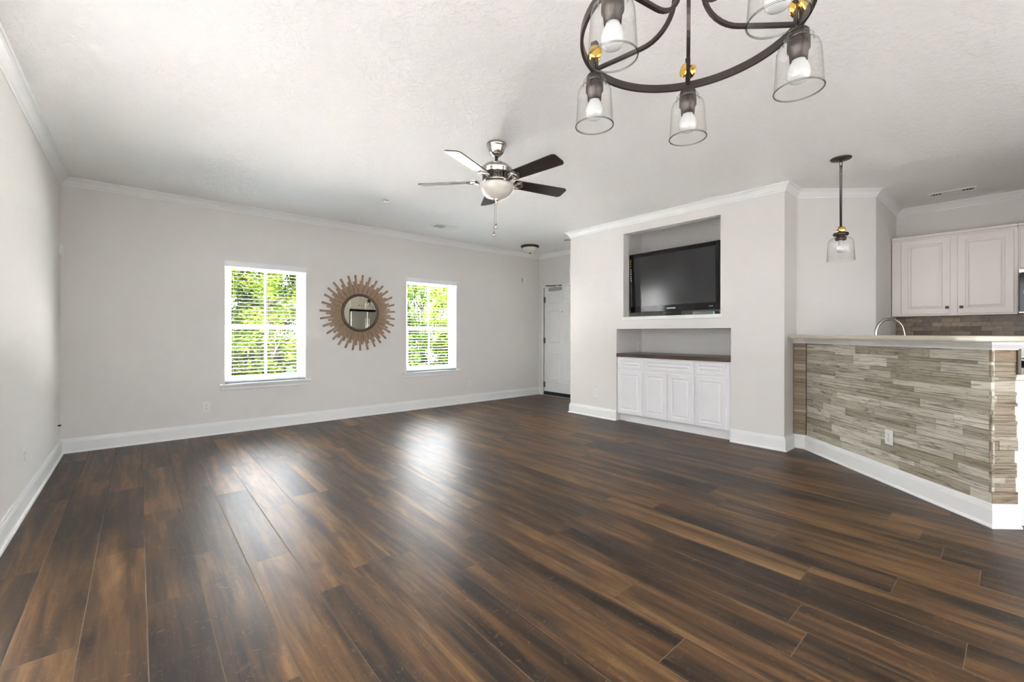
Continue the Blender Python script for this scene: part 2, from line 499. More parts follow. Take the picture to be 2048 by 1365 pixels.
MRIMG = thin_glass('thick glass rim', (.80, .83, .80), (.10, .13, .11), 1.0, 1.1)

def leaf_mat(name, a, b, c):
    m = bpy.data.materials.new(name); m.use_nodes = True; nt = m.node_tree; nt.nodes.clear()
    out = nd(nt, 'ShaderNodeOutputMaterial')
    g = nd(nt, 'ShaderNodeNewGeometry')
    f = noise(nt, g.outputs['Position'], .9, 3)
    k = math_n(nt, 'ADD', math_n(nt, 'MULTIPLY', g.outputs['Random Per Island'], .6), math_n(nt, 'MULTIPLY', f, .4))
    col = ramp(nt, k, [(.2, a), (.5, b), (.8, c)])
    d = nd(nt, 'ShaderNodeBsdfDiffuse'); lk(nt, col, d.inputs[0])
    t = nd(nt, 'ShaderNodeBsdfTranslucent'); lk(nt, col, t.inputs[0])
    mx = nd(nt, 'ShaderNodeMixShader'); mx.inputs[0].default_value = .4
    lk(nt, d.outputs[0], mx.inputs[1]); lk(nt, t.outputs[0], mx.inputs[2]); lk(nt, mx.outputs[0], out.inputs[0])
    return m
MLEAF = leaf_mat('bright green leaves', (.016, .036, .004), (.052, .090, .008), (.130, .150, .020))
MLEAFD = leaf_mat('mid green leaves', (.007, .016, .004), (.026, .050, .008), (.080, .105, .02))
MBARK = plain('dark brown bark', (.05, .04, .03), .85, nscale=12, nstr=.5, vary=.3)
MREAR = plain('rear dimmed bounce paving', (.030, .030, .0305), .85, nscale=5, nstr=.2, vary=.06)  # unseen ground, kept dark to limit light bounced in from the rear
MPAVE = plain('dimmed bounce paving', (.0235, .0235, .024), .85, nscale=5, nstr=.2, vary=.06)  # unseen ground, kept dark to limit light bounced in from the left
MBOUNCE = plain('bright bounce paving', (.86, .835, .832), .85, nscale=5, nstr=.2, vary=.06)  # unseen bright ground added to bounce sun through the back windows onto the ceiling
MGRASS = plain('green lawn', (.10, .19, .04), .9, nscale=6, nstr=.3, vary=.4)

# ------------------------------------------------------------------ large structure
struct(MB().box(-.80, 7.10, YR - .16, YB + .16, -.12, 0).build('floor', MFLOOR))
struct(MB().box(-.80, 7.10, YR - .16, YB + .16, H, H + .15).build('ceiling', MCEIL))
GX0, GX1, GZ1 = -1.10, 3.30, 2.32                  # assumed glass doors in the left wall, out of frame
struct(MB().box(XL - .14, XL, YR - .16, GX0, 0, H).box(XL - .14, XL, GX1, YB + .16, 0, H).box(XL - .14, XL, GX0, GX1, GZ1, H).build('wall_left', MWALL))
m = MB()
ya, yb_ = YB, YB + .16
m.box(XL, W1[0], ya, yb_, 0, H).box(W1[1], W2[0], ya, yb_, 0, H).box(W2[1], XD + .14, ya, yb_, 0, H)
for w in (W1, W2): m.box(w[0], w[1], ya, yb_, 0, WZ[0]).box(w[0], w[1], ya, yb_, WZ[1], H)
struct(m.build('wall_back', MWALL))
DY0, DY1, DZ = 4.915, 5.835, 2.028
m = MB(); m.box(XD, XD + .14, DY1, YB, 0, H).box(XD, XD + .14, YT0 - .05, DY0, 0, H).box(XD, XD + .14, DY0, DY1, DZ, H)
struct(m.build('wall_entry', MWALL))
m = MB()
XF = XT + .126
m.box(XT, XD, N1, YT0, 0, H)                       # left of the alcove
m.box(XT, 5.204, YT1, N0, 0, H)                    # right of the alcove
m.box(5.204, NB + .06, YT1, N0, 0, H)
m.box(NB, NB + .06, N0, N1, 0, H)                  # alcove back
m.box(XT, NB, N0, N1, 1.225, 1.381)                # shelf between the niches
m.box(XT, XF, N0, N1, 2.475, H)                    # over the upper opening
m.box(XT, XF, 3.363, N1, 1.381, 2.475)
m.box(XT, XF, N0, 2.107, 1.381, 2.475)
struct(m.build('wall_television', MWALL))
struct(MB().prism([(5.204, 1.484), (5.204, 1.467), (5.767, .932), (XK, .932), (XK, 1.484)], 0, H).build('wall_pantry', MWALL))
struct(MB().box(XK, XK + .14, YR - .16, 1.484, 0, H).build('wall_kitchen', MWALL))
RX0, RX1, RZ1 = .0, 4.3, 2.32
m = MB(); m.box(XL, RX0, YR - .16, YR, 0, H).box(RX1, XK, YR - .16, YR, 0, H).box(RX0, RX1, YR - .16, YR, RZ1, H)
struct(m.build('wall_rear', MWALL))
struct(MB().box(-.80, 50, 13.8, 70, -.45, -.40).build('ground', MGRASS))
struct(MB().box(-40, -.80, -40, 70, -.45, -.40).build('bounce_ground_left', MPAVE))
struct(MB().box(-.80, 50, YB + .16, 13.8, -.45, -.40).build('bounce_ground_back', MBOUNCE))
struct(MB().box(-.80, 50, -40, YR - .16, -.45, -.40).build('bounce_ground_rear', MREAR))
struct(MB().box(-.80, 16, YR - .16, YB + .16, H + .151, 14).build('sky_block_upper', MWALL))  # unseen mass added above to keep the rear sky off the trees
struct(MB().box(-3.3, -.81, YR - 1, YB + .16, H, H + .2).build('sun_block_slab', MTRIM))  # unseen overhang added to keep direct sun out of the left doors
struct(MB().box(-16, -2.0, 13.9, 28, -.4, 14).build('sun_block_mass', MWALL))  # unseen block added to shade the trees from the left

# crown moulding and baseboards, swept with mitres along the walls
CROWN = [(0, H - .079), (.006, H - .079), (.009, H - .072), (.009, H - .064), (.017, H - .058), (.021, H - .050), (.030, H - .034),
         (.042, H - .020), (.049, H - .016), (.049, H - .011), (.058, H - .010), (.062, H - .004), (.062, H), (0, H)]
BASE = [(0, 0), (.027, 0), (.027, .006), (.024, .013), (.018, .017), (.015, .018), (.015, .104), (.0125, .110), (.0125, .117), (.009, .122), (.007, .134), (.004, .140), (0, .140)]
def sweep(path, prof, name, mat=MTRIM, start=None, end=None, parent=None, eo=0.0):
    """one mesh per segment of a polyline (room on the right hand side), mitred at the corners"""
    P = [Vector((x, y)) for x, y in path]; n = len(P); offs = []
    for i in range(n):
        def nrm(a, b):
            d = (b - a).normalized(); return Vector((d.y, -d.x))
        n0 = nrm(P[i - 1], P[i]) if i > 0 else None
        n1 = nrm(P[i], P[i + 1]) if i < n - 1 else None
        if n0 is None: o = n1
        elif n1 is None: o = n0
        else: o = (n0 + n1) / (1 + n0.dot(n1))
        offs.append(o)
    out = []
    for i in range(n - 1):
        m = MB(); k = len(prof)
        vs = [(P[j].x + offs[j].x * a, P[j].y + offs[j].y * a, z) for j in (i, i + 1) for a, z in prof]
        fs = [(q, (q + 1) % k, k + (q + 1) % k, k + q) for q in range(k)] + [list(range(k))[::-1], list(range(k, 2 * k))]
        m.add(vs, fs); o = m.build(name if isinstance(name, str) else name[i], mat, parent)
        if parent is None: struct(o)
        out.append(o)
    return out
path = [(XL, YR), (XL, YB), (XD, YB), (XD, YT0), (XT, YT0), (XT, YT1), (5.204, YT1), (5.204, 1.467), (5.767, .932), (XK, .932), (XK, YR)]
sweep(path, CROWN, ['trim_%d' % (i + 1) for i in range(10)])
sweep([(XL, YR), (XL, YB), (XD, YB), (XD, DY1 + .042)], BASE, ['baseboard_left', 'baseboard_back', 'baseboard_entry'])
sweep([(XD, DY0 - .042), (XD, YT0), (XT, YT0), (XT, N1)], BASE, ['baseboard_hall', 'baseboard_hall_end', 'baseboard_television'])
sweep([(XT, N0), (XT, YT1), (5.09, YT1)], BASE, ['baseboard_column', 'baseboard_return'])

# ------------------------------------------------------------------ windows
def window(name, x0, x1):
    root = bpy.data.objects.new(name, None); C.objects.link(root); root.location = (x0, YB, WZ[0]); struct(root)
    w = x1 - x0; h = WZ[1] - WZ[0]; yf = .085
    m = MB()                                       # vinyl frame
    m.cbox(0, .045, yf, yf + .07, 0, h).cbox(w - .045, w, yf, yf + .07, 0, h).cbox(.045, w - .045, yf, yf + .07, h - .04, h).cbox(.045, w - .045, yf, yf + .07, 0, .035)
    m.build('window_frame', MVINYL, root)
    mid = .655
    for nm, z0, z1, yy in (('upper_sash', mid - .02, h - .04, yf + .035), ('lower_sash', .035, mid + .025, yf + .008)):
        m = MB(); a, b = .045, w - .045
        m.cbox(a, a + .035, yy, yy + .026, z0, z1).cbox(b - .035, b, yy, yy + .026, z0, z1)
        m.cbox(a + .035, b - .035, yy, yy + .026, z0, z0 + .045).cbox(a + .035, b - .035, yy, yy + .026, z1 - .04, z1)
        m.cbox(w / 2 - .011, w / 2 + .011, yy + .007, yy + .019, z0 + .045, z1 - .04, .002)
        s = m.build(nm, MVINYL, root)
        MB().box(a + .035, b - .035, yy + .011, yy + .015, z0 + .045, z1 - .04).build('pane', MPANE, s)
    # white painted reveal lining
    m = MB(); t = .004
    m.box(0, t, 0, yf, 0, h).box(w - t, w, 0, yf, 0, h).box(t, w - t, 0, yf, h - t, h)
    m.build('window_reveal', MTRIM, root)
    # stool and apron
    m = MB(); m.cbox(-.055, w + .055, -.045, yf, -.022, 0.0, .006)
    m.build('window_sill', MTRIM, root)
    m = MB()
    prof = [(0, -.022), (-.020, -.022), (-.018, -.034), (-.012, -.050), (-.010, -.075), (-.004, -.082), (0, -.082)]
    k = len(prof); vs = [(x, y, z) for x in (-.040, w + .040) for y, z in prof]
    m.add(vs, [(q, (q + 1) % k, k + (q + 1) % k, k + q) for q in range(k)] + [list(range(k)), list(range(k, 2 * k))[::-1]])
    m.build('window_apron', MTRIM, root)
window('window_1', *W1); window('window_2', *W2)

def blind(label, x0, x1):
    root = thing('window_blind', label, 'blind', (x0, YB, WZ[0]), 0, 'blinds in the back wall windows')
    w = x1 - x0; h = WZ[1] - WZ[0]
    m = MB(); m.cbox(-.004, w + .004, -.018, .010, h - .062, h + .006, .004).cbox(.006, w - .006, .010, .062, h - .052, h - .004)
    m.build('headrail', MVINYL, root)
    m = MB(); z = h - .085; yc = .038
    while z > .045:
        tilt = R(5.5)
        M_ = T(w / 2, yc, z) @ Matrix.Rotation(tilt, 4, 'X')
        m.box(-w / 2 + .008, w / 2 - .008, -.025, .025, -.0014, .0014, M_); z -= .0435
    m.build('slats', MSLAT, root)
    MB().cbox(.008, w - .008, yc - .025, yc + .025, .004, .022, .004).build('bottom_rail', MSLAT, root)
    for fx in (.10, .5, .90):
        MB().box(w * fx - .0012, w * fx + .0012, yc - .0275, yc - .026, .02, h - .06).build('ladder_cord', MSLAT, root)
    mm = MB().tube([(.13, -.003, h - .07), (.13, -.006, h - .60)], .0035, 8); mm.lathe([(.0, -.02), (.0055, -.015), (.0045, .02), (0, .022)], 8, T(.13, -.006, h - .60))
    mm.build('tilt_wand', MSLOT, root)
blind('white horizontal blind on the window left of the sunburst mirror', *W1)
blind('white horizontal blind on the window right of the sunburst mirror', *W2)

# unseen glass doors beside and behind the camera, added to bring in daylight
def glass_doors(name, loc, rz, w, h):
    root = bpy.data.objects.new(name, None); C.objects.link(root); root.location = loc; root.rotation_euler = (0, 0, rz); struct(root)
    m = MB()
    m.cbox(0, .06, -.05, .05, 0, h).cbox(w - .06, w, -.05, .05, 0, h).cbox(.06, w - .06, -.05, .05, h - .06, h).cbox(.06, w - .06, -.05, .05, 0, .06)
    for k in (1, 2): m.cbox(w * k / 3 - .04, w * k / 3 + .04, -.03, .03, .06, h - .06)
    m.build('window_frame', MVINYL, root)
    for k in range(3): MB().box(w * k / 3 + .04, w * (k + 1) / 3 - .04, -.003, .003, .06, h - .06).build('pane', MPANE, root)
glass_doors('assumed_doors_left', (XL - .08, GX0, 0), R(90), GX1 - GX0, GZ1)
glass_doors('added_doors_rear', (RX0, YR - .08, 0), 0, RX1 - RX0, RZ1)

# ------------------------------------------------------------------ entry door
root = bpy.data.objects.new('door_1', None); C.objects.link(root); root.location = (XD, DY1, 0); struct(root)
def mp_door(u, v, w): return (-w + .012, -u, v)
dw = DY1 - DY0
m = MB(); m.box(.012, .056, -dw + .006, -.006, .035, DZ - .008)
m.build('door_slab', MTRIM, root)
m = MB()
st = .115; pw = (dw - 3 * st) / 2
for u0 in (st, 2 * st + pw):
    for z0, z1 in ((.25, .80), (.98, 1.60), (1.72, 1.92)):
        m.rings(u0, u0 + pw, z0, z1, [(0, -.004), (0, .001), (.012, .006), (.022, .001), (.034, .001), (.055, .006), (.07, .006)], mp_door)
m.build('door_panels', MTRIM, root)
m = MB(); m.cbox(-.010, .06, 0, .042, 0, DZ + .030).cbox(-.010, .06, -dw - .042, -dw, 0, DZ + .030).cbox(-.010, .06, -dw, 0, DZ - .006, DZ + .030)
m.build('door_frame', MTRIM, root)
for z in (.20, 1.03, 1.80):
    m = MB(); m.box(-.002, .014, -.035, .0, z - .05, z + .05); m.tube([(-.003, -.004, z - .05), (-.003, -.004, z + .05)], .007, 10)
    m.build('hinge', MHINGE, root)
m = MB(); m.box(.002, .014, -dw + .006, -.006, .012, .075); m.build('door_sweep', MBLACK, root)
m = MB(); m.cbox(-.03, .10, -dw, 0, 0, .012); m.build('threshold', MGREYM, root)
m = MB(); m.cbox(-.045, .012, -.46, -.16, DZ - .075, DZ - .020, .006); cl = m.build('door_closer', MGREYM, root)
m = MB(); m.tube([(-.03, -.33, DZ - .015), (-.03, -.33, DZ + .004), (-.13, -.17, DZ + .012)], .006, 8); m.tube([(-.13, -.17, DZ + .020), (-.02, -.44, DZ + .016)], .006, 8)
m.cbox(-.03, -.008, -.47, -.41, DZ + .004, DZ + .024); m.build('closer_arm', MHINGE, cl)
MB().lathe([(0, -.003), (.010, -.003), (.011, .004), (.006, .006), (0, .006)], 16, T(.010, -dw / 2, 1.56) @ RY(-90)).build('peephole', MHINGE, root)
m = MB(); m.lathe([(0, 0), (.03, 0), (.032, .008), (.014, .012), (.012, .04), (.028, .05), (.030, .065), (.02, .075), (0, .077)], 20, T(.012, -dw + .07, .95) @ RY(-90)); m.build('door_knob', MHINGE, root)

# ------------------------------------------------------------------ built-in cabinets under the television
CB = .125
def raised(m, u0, u1, z0, z1, mp, t=.02, fr=.048):
    m.rings(u0, u1, z0, z1, [(0, 0), (0, t - .003), (.003, t), (fr, t), (fr + .005, t - .007), (fr + .014, t - .009), (fr + .030, t - .002), (fr + .036, t - .002)], mp)
def mp_cab(u, v, w): return (-w, -u, v)
def base_cabinet(label, y0, y1, doors, filler=0.0):
    root = thing('base_cabinet', label, 'cabinet', (XT + .018, y1, 0), 0, 'white cabinets under the television')
    w = y1 - y0; D = NB - XT - .03
    m = MB(); m.box(0, D, -w + .0008, -.0008, .102, .853); m.box(.065, .085, -w + .0008, -.0008, 0, .102); m.box(.085, D, -w + .0008, -.0008, .0, .02)
    m.build('carcass', MCAB, root)
    a, b = .012, w - .012 - filler
    d = MB(); raised(d, a, b, .698, .838, mp_cab, .02, .034); d.build('drawer_front', MCAB, root)
    n = doors; g = .006
    for k in range(n):
        u0 = a + (b - a + g) * k / n; u1 = u0 + (b - a + g) / n - g
        d = MB(); raised(d, u0, u1, .112, .678, mp_cab, .02, .05); d.build('door', MCAB, root)
    return root
base_cabinet('white cabinet under the dark wood top with one door, left end of the row', 3.074, N1 - .004, 1)
base_cabinet('white cabinet with two doors under one wide drawer in the middle', 2.402, 3.074, 2)
base_cabinet('white cabinet with one door at the right end, next to the bare column', N0 + .004, 2.402, 1, .035)
m = MB(); m.cbox(XT - .012, NB - .003, N0 + .003, N1 - .003, .855, .900, .003)
for o in [m.build('cabinet_top', MWOODTOP)]: tag(o, 'dark brown wood plank top on the white cabinets in the niche', 'countertop')
# toe kick strip
struct(MB().box(XT + .068, XT + .0825, N0 + .004, 3.37, 0, .100).build('baseboard_cabinets', MTRIM))
# ledge under the television opening
struct(MB().cbox(XT - .012, XT + .05, 2.085, 3.385, 1.340, 1.383, .004).build('trim_11', MTRIM))

# ------------------------------------------------------------------ television
TX, TY1, TY0, TZ0, TZ1 = 5.05, 3.388, 2.165, 1.445, 2.222
root = thing('television', 'large black flat screen television on a stand in the upper wall niche', 'television', (TX, TY1, 1.381), -R(3))
root.rotation_euler = (0, -R(2), -R(3))          # leans forward a little
tw = TY1 - TY0; b0, b1 = TZ0 - 1.381, TZ1 - 1.381
def mp_tv(u, v, w): return (-w, -u, v)
m = MB(); m.rings(0, tw, b0, b1, [(0, -.03), (0, .004), (.004, .010), (.020, .010), (.024, .008), (.050, .006), (.052, 0.0)], mp_tv)
m.cbox(.03, .09, -tw + .12, -.12, b0 + .06, b1 - .06, .02)
m.rings(.004, tw - .004, b0 + .004, b0 + .080, [(0, 0), (0, .009), (.002, .011)], mp_tv)
m.build('bezel', MGLOSSB, root)
m = MB(); m.box(-.003, .01, -tw + .051, -.051, b0 + .079, b1 - .049); m.build('screen', MSCREEN, root)
m = MB(); m.prism([(-.005, -tw / 2 + .13), (-.005, -tw / 2 - .13), (.05, -tw / 2 - .10), (.05, -tw / 2 + .10)], .014, .07); m.build('stand_neck', MGLOSSB, root)
m = MB(); m.cbox(-.012, .22, -tw + .40, -.36, 0.0, .014, .006); m.build('stand_base', MGLOSSB, root)
m = MB()
for i in range(7): m.box(-.0125, -.0115, -tw / 2 + .060 - i * .0175, -tw / 2 + .048 - i * .0175, b0 + .030, b0 + .046)
m.build('maker_mark', MWHITE, root)
m = MB()
for i in range(3): m.box(-.0125, -.0115, -tw + .13 - i * .018, -tw + .117 - i * .018, b0 + .034, b0 + .043)
m.build('corner_mark', MGREYM, root)
MSTK = plain('gold sticker', (.55, .38, .10), .4, vary=.2, nscale=200)
m = MB()
for i in range(4): m.box(-.0125, -.0110, -.030, -.016, b1 - .085 - i * .028, b1 - .067 - i * .028)
m.build('gold_sticker_icons', MSTK, root)
m = MB()
for i in range(6):
    m.box(-.0125, -.0110, -.030, -.016, b1 - .205 - i * .030, b1 - .189 - i * .030)
    m.box(-.0125, -.0110, -.026, -.020, b1 - .212 - i * .030, b1 - .209 - i * .030)
m.build('white_sticker_icons', MWHITE, root)
MB().box(-.0122, -.0112, -.0355, -.034, b0 + .07, b1 - .07).build('bezel_line', MHINGE, root)
root = thing('media_box', 'small grey electronics box with a cyan light under the television', 'electronics', (4.975, 2.49, 1.383))
MB().cbox(0, .13, -.26, 0, 0, .040, .003).build('body', MSTUBBY, root)
m_, nt_, bs_ = new_mat('cyan indicator'); bs_.inputs['Base Color'].default_value = (.05, .35, .4, 1)
bs_.inputs['Emission Color'].default_value = (.15, .75, .85, 1); bs_.inputs['Emission Strength'].default_value = .6
MB().box(-.002, .01, -.258, -.246, .004, .036).build('indicator_light', m_, root)
MB().box(-.001, .01, -.006, -.003, .002, .038).build('front_seam', MWHITE, root)

# ------------------------------------------------------------------ outlets, plates, sensors
def outlet_proto():
    root = thing('wall_outlet', '', 'outlet', (0, 0, 0), 0, 'white wall outlets')   # faces -y
    MB().cbox(-.035, .035, -.006, 0, -.057, .057, .003).build('cover_plate', MWHITE, root)
    for z in (-.0195, .0195):
        s = MB().cbox(-.0165, .0165, -.0085, -.006, z - .014, z + .014, .004).build('socket', MWHITE, root)
        m = MB(); m.box(-.008, -.0055, -.0090, -.0084, z - .002, z + .008).box(.0055, .008, -.0090, -.0084, z - .002, z + .007)
        m.box(-.0025, .0025, -.0090, -.0084, z - .011, z - .006); m.build('slots', MSLOT, s)
    MB().lathe([(0, 0), (.003, 0), (.003, .002), (0, .002)], 10, T(0, -.006, 0) @ RX(90)).build('screw', MGREYM, root)
    return root
op = outlet_proto()
BAR_A = 46.79
spots = [((.584, YB, .328), 0, 'white outlet low on the back wall below the left window'),
         ((4.194, YB, .319), 0, 'white outlet low on the back wall right of the right window'),
         ((XT, 3.821, .336), -90, 'white outlet on the television wall left of the white cabinets'),
         ((5.37, N1, .99), 0, 'white outlet inside the lower niche in its left side'),
         ((XL, 4.19, .36), 90, 'white outlet low on the left wall, nearest the camera')]
for i, (loc, rz, lab) in enumerate(spots):
    o = op if i == 0 else copy_tree(op)
    o.location = loc; o.rotation_euler = (0, 0, R(rz)); o['label'] = lab
# niche plate looks along -y from the side wall at y = N1

root = thing('cable_plate', 'white cable plate with a black plug low in the left corner', 'outlet', (XL, 5.70, .30), R(90))
MB().cbox(-.035, .035, -.006, 0, -.057, .057, .003).build('cover_plate', MWHITE, root)
MB().lathe([(0, 0), (.005, 0), (.005, .010), (.0075, .011), (.0075, .024), (.003, .025), (0, .025)], 12, T(0, -.006, .012) @ RX(90)).build('plug', MBLACK, root)
root = thing('wall_sensor', 'small white sensor high on the left wall by the corner', 'sensor', (XL, 5.83, 1.93), R(90))
MB().cbox(-.03, .03, -.028, 0, -.05, .06, .008).build('case', MWHITE, root)
MB().cbox(-.02, .02, -.031, -.028, -.04, -.01, .004).build('lens', MVINYL, root)
root = thing('fire_alarm', 'white fire alarm on the back wall near the entry door', 'alarm', (5.411, YB, 2.152))
MB().cbox(-.058, .058, -.022, 0, -.065, .065, .008).build('case', MWHITE, root)
MB().lathe([(0, 0), (.034, 0), (.034, .008), (.024, .016), (.012, .020), (0, .021)], 20, T(.016, -.022, .0) @ RX(90)).build('horn', MWHITE, root)
m = MB().box(-.046, -.030, -.030, -.020, -.035, .035); m.build('strobe_lens', MGREYM, root)

# ------------------------------------------------------------------ sunburst mirror
MX, MZ = 2.335, 1.445
root = thing('sunburst_mirror', 'round sunburst mirror with tan wooden sticks between the two windows', 'mirror', (MX, YB - .006, MZ))
MB().lathe([(0, 0), (.27, 0), (.27, .012), (0, .012)], 48, RX(90)).build('backing', MRAY, root)
def stick(L0, L1, w, d0, d1):
    return MB().cbox(L0, L1, -d1, -d0, -w / 2, w / 2, .0015).mesh('ray')
kinds = [(.20, .528, .0245, .002, .014), (.20, .445, .0235, .006, .020), (.20, .395, .0225, .010, .026)]
meshes = []
for k in kinds:
    me = stick(*k); me.materials.append(MRAY); meshes.append(me)
for i in range(31):
    for k, da in ((0, 0), (1, 3.9), (2, 7.8)):
        o = bpy.data.objects.new('ray', meshes[k]); C.objects.link(o); o.parent = root
        a = 360 / 31 * i + da + random.uniform(-.7, .7) + 4
        o.rotation_euler = (0, -R(a), 0); o.scale = (1 + random.uniform(-.018, .018), 1, 1)
MB().lathe([(.228, .020), (.228, .034), (.236, .042), (.252, .044), (.262, .038), (.264, .024), (.262, .018)], 64, RX(90), close=False).build('rim', MMIRFRAME, root)
MB().lathe([(0, .028), (.232, .028), (.232, .024), (0, .024)], 64, RX(90), smooth=False, close=False).build('mirror_glass', MMIRROR, root)

# ------------------------------------------------------------------ breakfast bar
BO = (3.9041, .0866, 0); BRZ = R(BAR_A); BL = 1.754
bar = thing('breakfast_bar', 'angled half wall bar clad in stacked weathered wood strips', 'bar', BO, BRZ)
MB().box(.018, 1.89, -.142, -.018, 0, 1.112).build('half_wall', MWALL, bar)
def strips(m, L, z0, z1, fmap, smin, smax, red=0.0, shift=0.0, jut=0.0, lo=.03):
    z = z0
    rnd = random.Random(int(L * 1000) + 3)
    while z < z1 - .004:
        h = min(rnd.choice((.022, .034, .044, .052, .060, .068, .076)), z1 - z)
        if z1 - z - h < .014: h = z1 - z
        x = 0.0 - (rnd.uniform(0, .3) if smin > .05 else 0)
        while x < L - .001:
            l = rnd.uniform(smin, smax); x0, x1 = max(x, 0), min(x + l, L)
            if L - x1 < .04: x1 = L
            if x1 > x0 + .002:
                tone = rnd.random(); bright = min(1, max(0, rnd.gauss(.52 - .32 * shift, .32)))
                rd = min(1, max(0, red + rnd.gauss(0, .12)))
                n = 1 if h < .03 or rnd.random() < .5 else 2        # saw line within a strip
                d = rnd.uniform(.006, .015) if rnd.random() < .85 else .002
                e = rnd.uniform(0, jut)
                for q in range(n):
                    fmap(m, x0 + .0006, x1 - .0006 + (e if x1 >= L - .001 else 0), z + h * q / n + .0006, z + h * (q + 1) / n - .0006, d, (tone, bright, rd, 1))
            x = max(x1, x + l)
        z += h
def front(m, x0, x1, z0, z1, d, att): m.cbox(x0, x1, -.018, d - .012, z0, z1, .0012, None, att)
m = MB(); strips(m, BL, .135, 1.075, front, .14, .62, .02)
m.build('wood_cladding', MCLAD, bar)
def endf(m, x0, x1, z0, z1, d, att): m.cbox(.018, .012 - d, -x1, -x0, z0, z1, .0012, None, att)
m = MB(); strips(m, .142, .135, 1.075, endf, .3, .4, .42, 1.3, .012)  # end strips toned darker to offset the rear light on this face
m.build('end_cladding', MCLAD, bar)
inv = (T(*BO) @ Matrix.Rotation(BRZ, 4, 'Z')).inverted()
sx, sy0 = 5.105, 1.372
m = MB()
def stub(m, x0, x1, z0, z1, d, att): m.cbox(sx + .03, sx + .006 - d * .6, sy0 + x0, sy0 + x1, z0, z1, .0012, inv, att)
strips(m, YT1 - sy0 - .004, .135, 1.075, stub, .3, .4, .75, .9)
m.build('corner_cladding', MCLAD, bar)
def local(pts): return [((inv @ Vector((x, y, 0))).x, (inv @ Vector((x, y, 0))).y) for x, y in pts]
bp = local([(sx + .006, YT1 - .001), (sx + .006, sy0)]) + [(-.006, .002), (-.006, -.146)]
bp[1] = (bp[1][0], .002)
sweep(bp, BASE, 'baseboard', MTRIM, parent=bar)
BCROWN = [(0, 1.068), (.004, 1.068), (.006, 1.076), (.012, 1.082), (.020, 1.092), (.028, 1.100), (.030, 1.104), (.030, 1.1155), (-.03, 1.1155), (-.03, 1.068)]
bp2 = local([(sx, YT1 - .001), (sx, sy0)]) + [(-.004, .004), (-.004, -.146)]
bp2[1] = (bp2[1][0], .004)
sweep(bp2, BCROWN, 'crown_molding', MTRIM, parent=bar)
# brown board at the kitchen end edge
MB().cbox(-.010, .016, -.162, -.1425, .92, 1.075, .003).build('edge_board', MMIRFRAME, bar)

m = MB()
poly = [(4.944, 1.482), (4.944, 1.440), (3.789, .237), (3.791, .142), (4.032, -.084), (5.352, 1.319), (5.202, 1.465), (5.202, 1.482)]
# bullnose edge: stack of inset outlines
def inset(poly, d):
    n = len(poly); out = []
    A = sum(poly[i][0] * poly[(i + 1) % n][1] - poly[(i + 1) % n][0] * poly[i][1] for i in range(n)); sg = 1 if A > 0 else -1
    for i in range(n):
        p0, p1, p2 = Vector(poly[i - 1]), Vector(poly[i]), Vector(poly[(i + 1) % n])
        a = (p1 - p0).normalized(); b = (p2 - p1).normalized()
        n0 = Vector((-a.y, a.x)) * sg; n1 = Vector((-b.y, b.x)) * sg
        o = (n0 + n1) / max(.35, 1 + n0.dot(n1)); out.append((p1.x + o.x * d, p1.y + o.y * d))
    return out
def rounded(poly, r, seg=5, keep=()):
    out = []; n = len(poly)
    for i in range(n):
        p0, p1, p2 = Vector(poly[i - 1]), Vector(poly[i]), Vector(poly[(i + 1) % n])
        if i in keep: out.append(tuple(p1)); continue
        a = (p0 - p1); b = (p2 - p1); rr = min(r, a.length * .4, b.length * .4)
        q0 = p1 + a.normalized() * rr; q1 = p1 + b.normalized() * rr
        for k in range(seg + 1):
            t = k / seg; q = q0 * (1 - t) ** 2 + p1 * 2 * t * (1 - t) + q1 * t * t; out.append((q.x, q.y))
    return out
rp = rounded(poly, .022, 5, keep=(0, 5, 6, 7))
lay = []; zt, zb = 1.153, 1.117
for k in range(9):
    a = PI * k / 8; lay.append((.008 * (1 - math.sin(a)), (zt + zb) / 2 - (zt - zb) / 2 * math.cos(a)))
vs = []; n = len(rp)
for d, z in lay: vs += [(x, y, z) for x, y in inset(rp, d)]
fs = [(i * n + k, i * n + (k + 1) % n, i * n + n + (k + 1) % n, i * n + n + k) for i in range(8) for k in range(n)] + [list(range(n)), list(range(8 * n, 9 * n))]
m.add(vs, fs, True); m.sm[-1] = m.sm[-2] = False
tag(m.build('bar_countertop', MCOUNTER), 'cream bar countertop with rounded edge on the wood clad half wall', 'countertop')

# outlet in the cladding
o = copy_tree(op); M_ = T(*BO) @ Matrix.Rotation(BRZ, 4, 'Z')
p = M_ @ Vector((.735, .0095, .365)); o.location = p; o.rotation_euler = (0, 0, BRZ + PI)
o['label'] = 'white outlet set in the weathered wood strips of the bar'

# kitchen side of the bar: base cabinet, lower counter, faucet
root = thing('sink_cabinet', 'white kitchen base cabinet behind the bar, its end panel showing beside the strips', 'cabinet', BO, BRZ)
MB().box(.035, 1.88, -.74, -.150, .0, .879).build('carcass', MKCAB, root)
m = MB()
for k in range(3): raised(m, .10 + k * .58, .64 + k * .58, .12, .86, lambda u, v, w: (u, -.74 - w, v))
m.build('doors', MKCAB, root)
m = MB(); m.box(.021, .035, -.74, -.150, 0, .12).box(.024, .035, -.74, -.150, .12, .137); m.build('baseboard', MTRIM, root)
o = MB().cbox(.010, 1.885, -.775, -.1455, .881, .920, .006).build('kitchen_countertop', MCOUNTER); o.location = BO; o.rotation_euler = (0, 0, BRZ)
tag(o, 'cream lower kitchen counter behind the bar, at the frame edge', 'countertop')
fx = 1.307
root = thing('faucet', 'brushed nickel gooseneck faucet rising behind the cream bar countertop', 'faucet', tuple(T(*BO) @ Matrix.Rotation(BRZ, 4, 'Z') @ Vector((fx, -.33, .920))), BRZ)
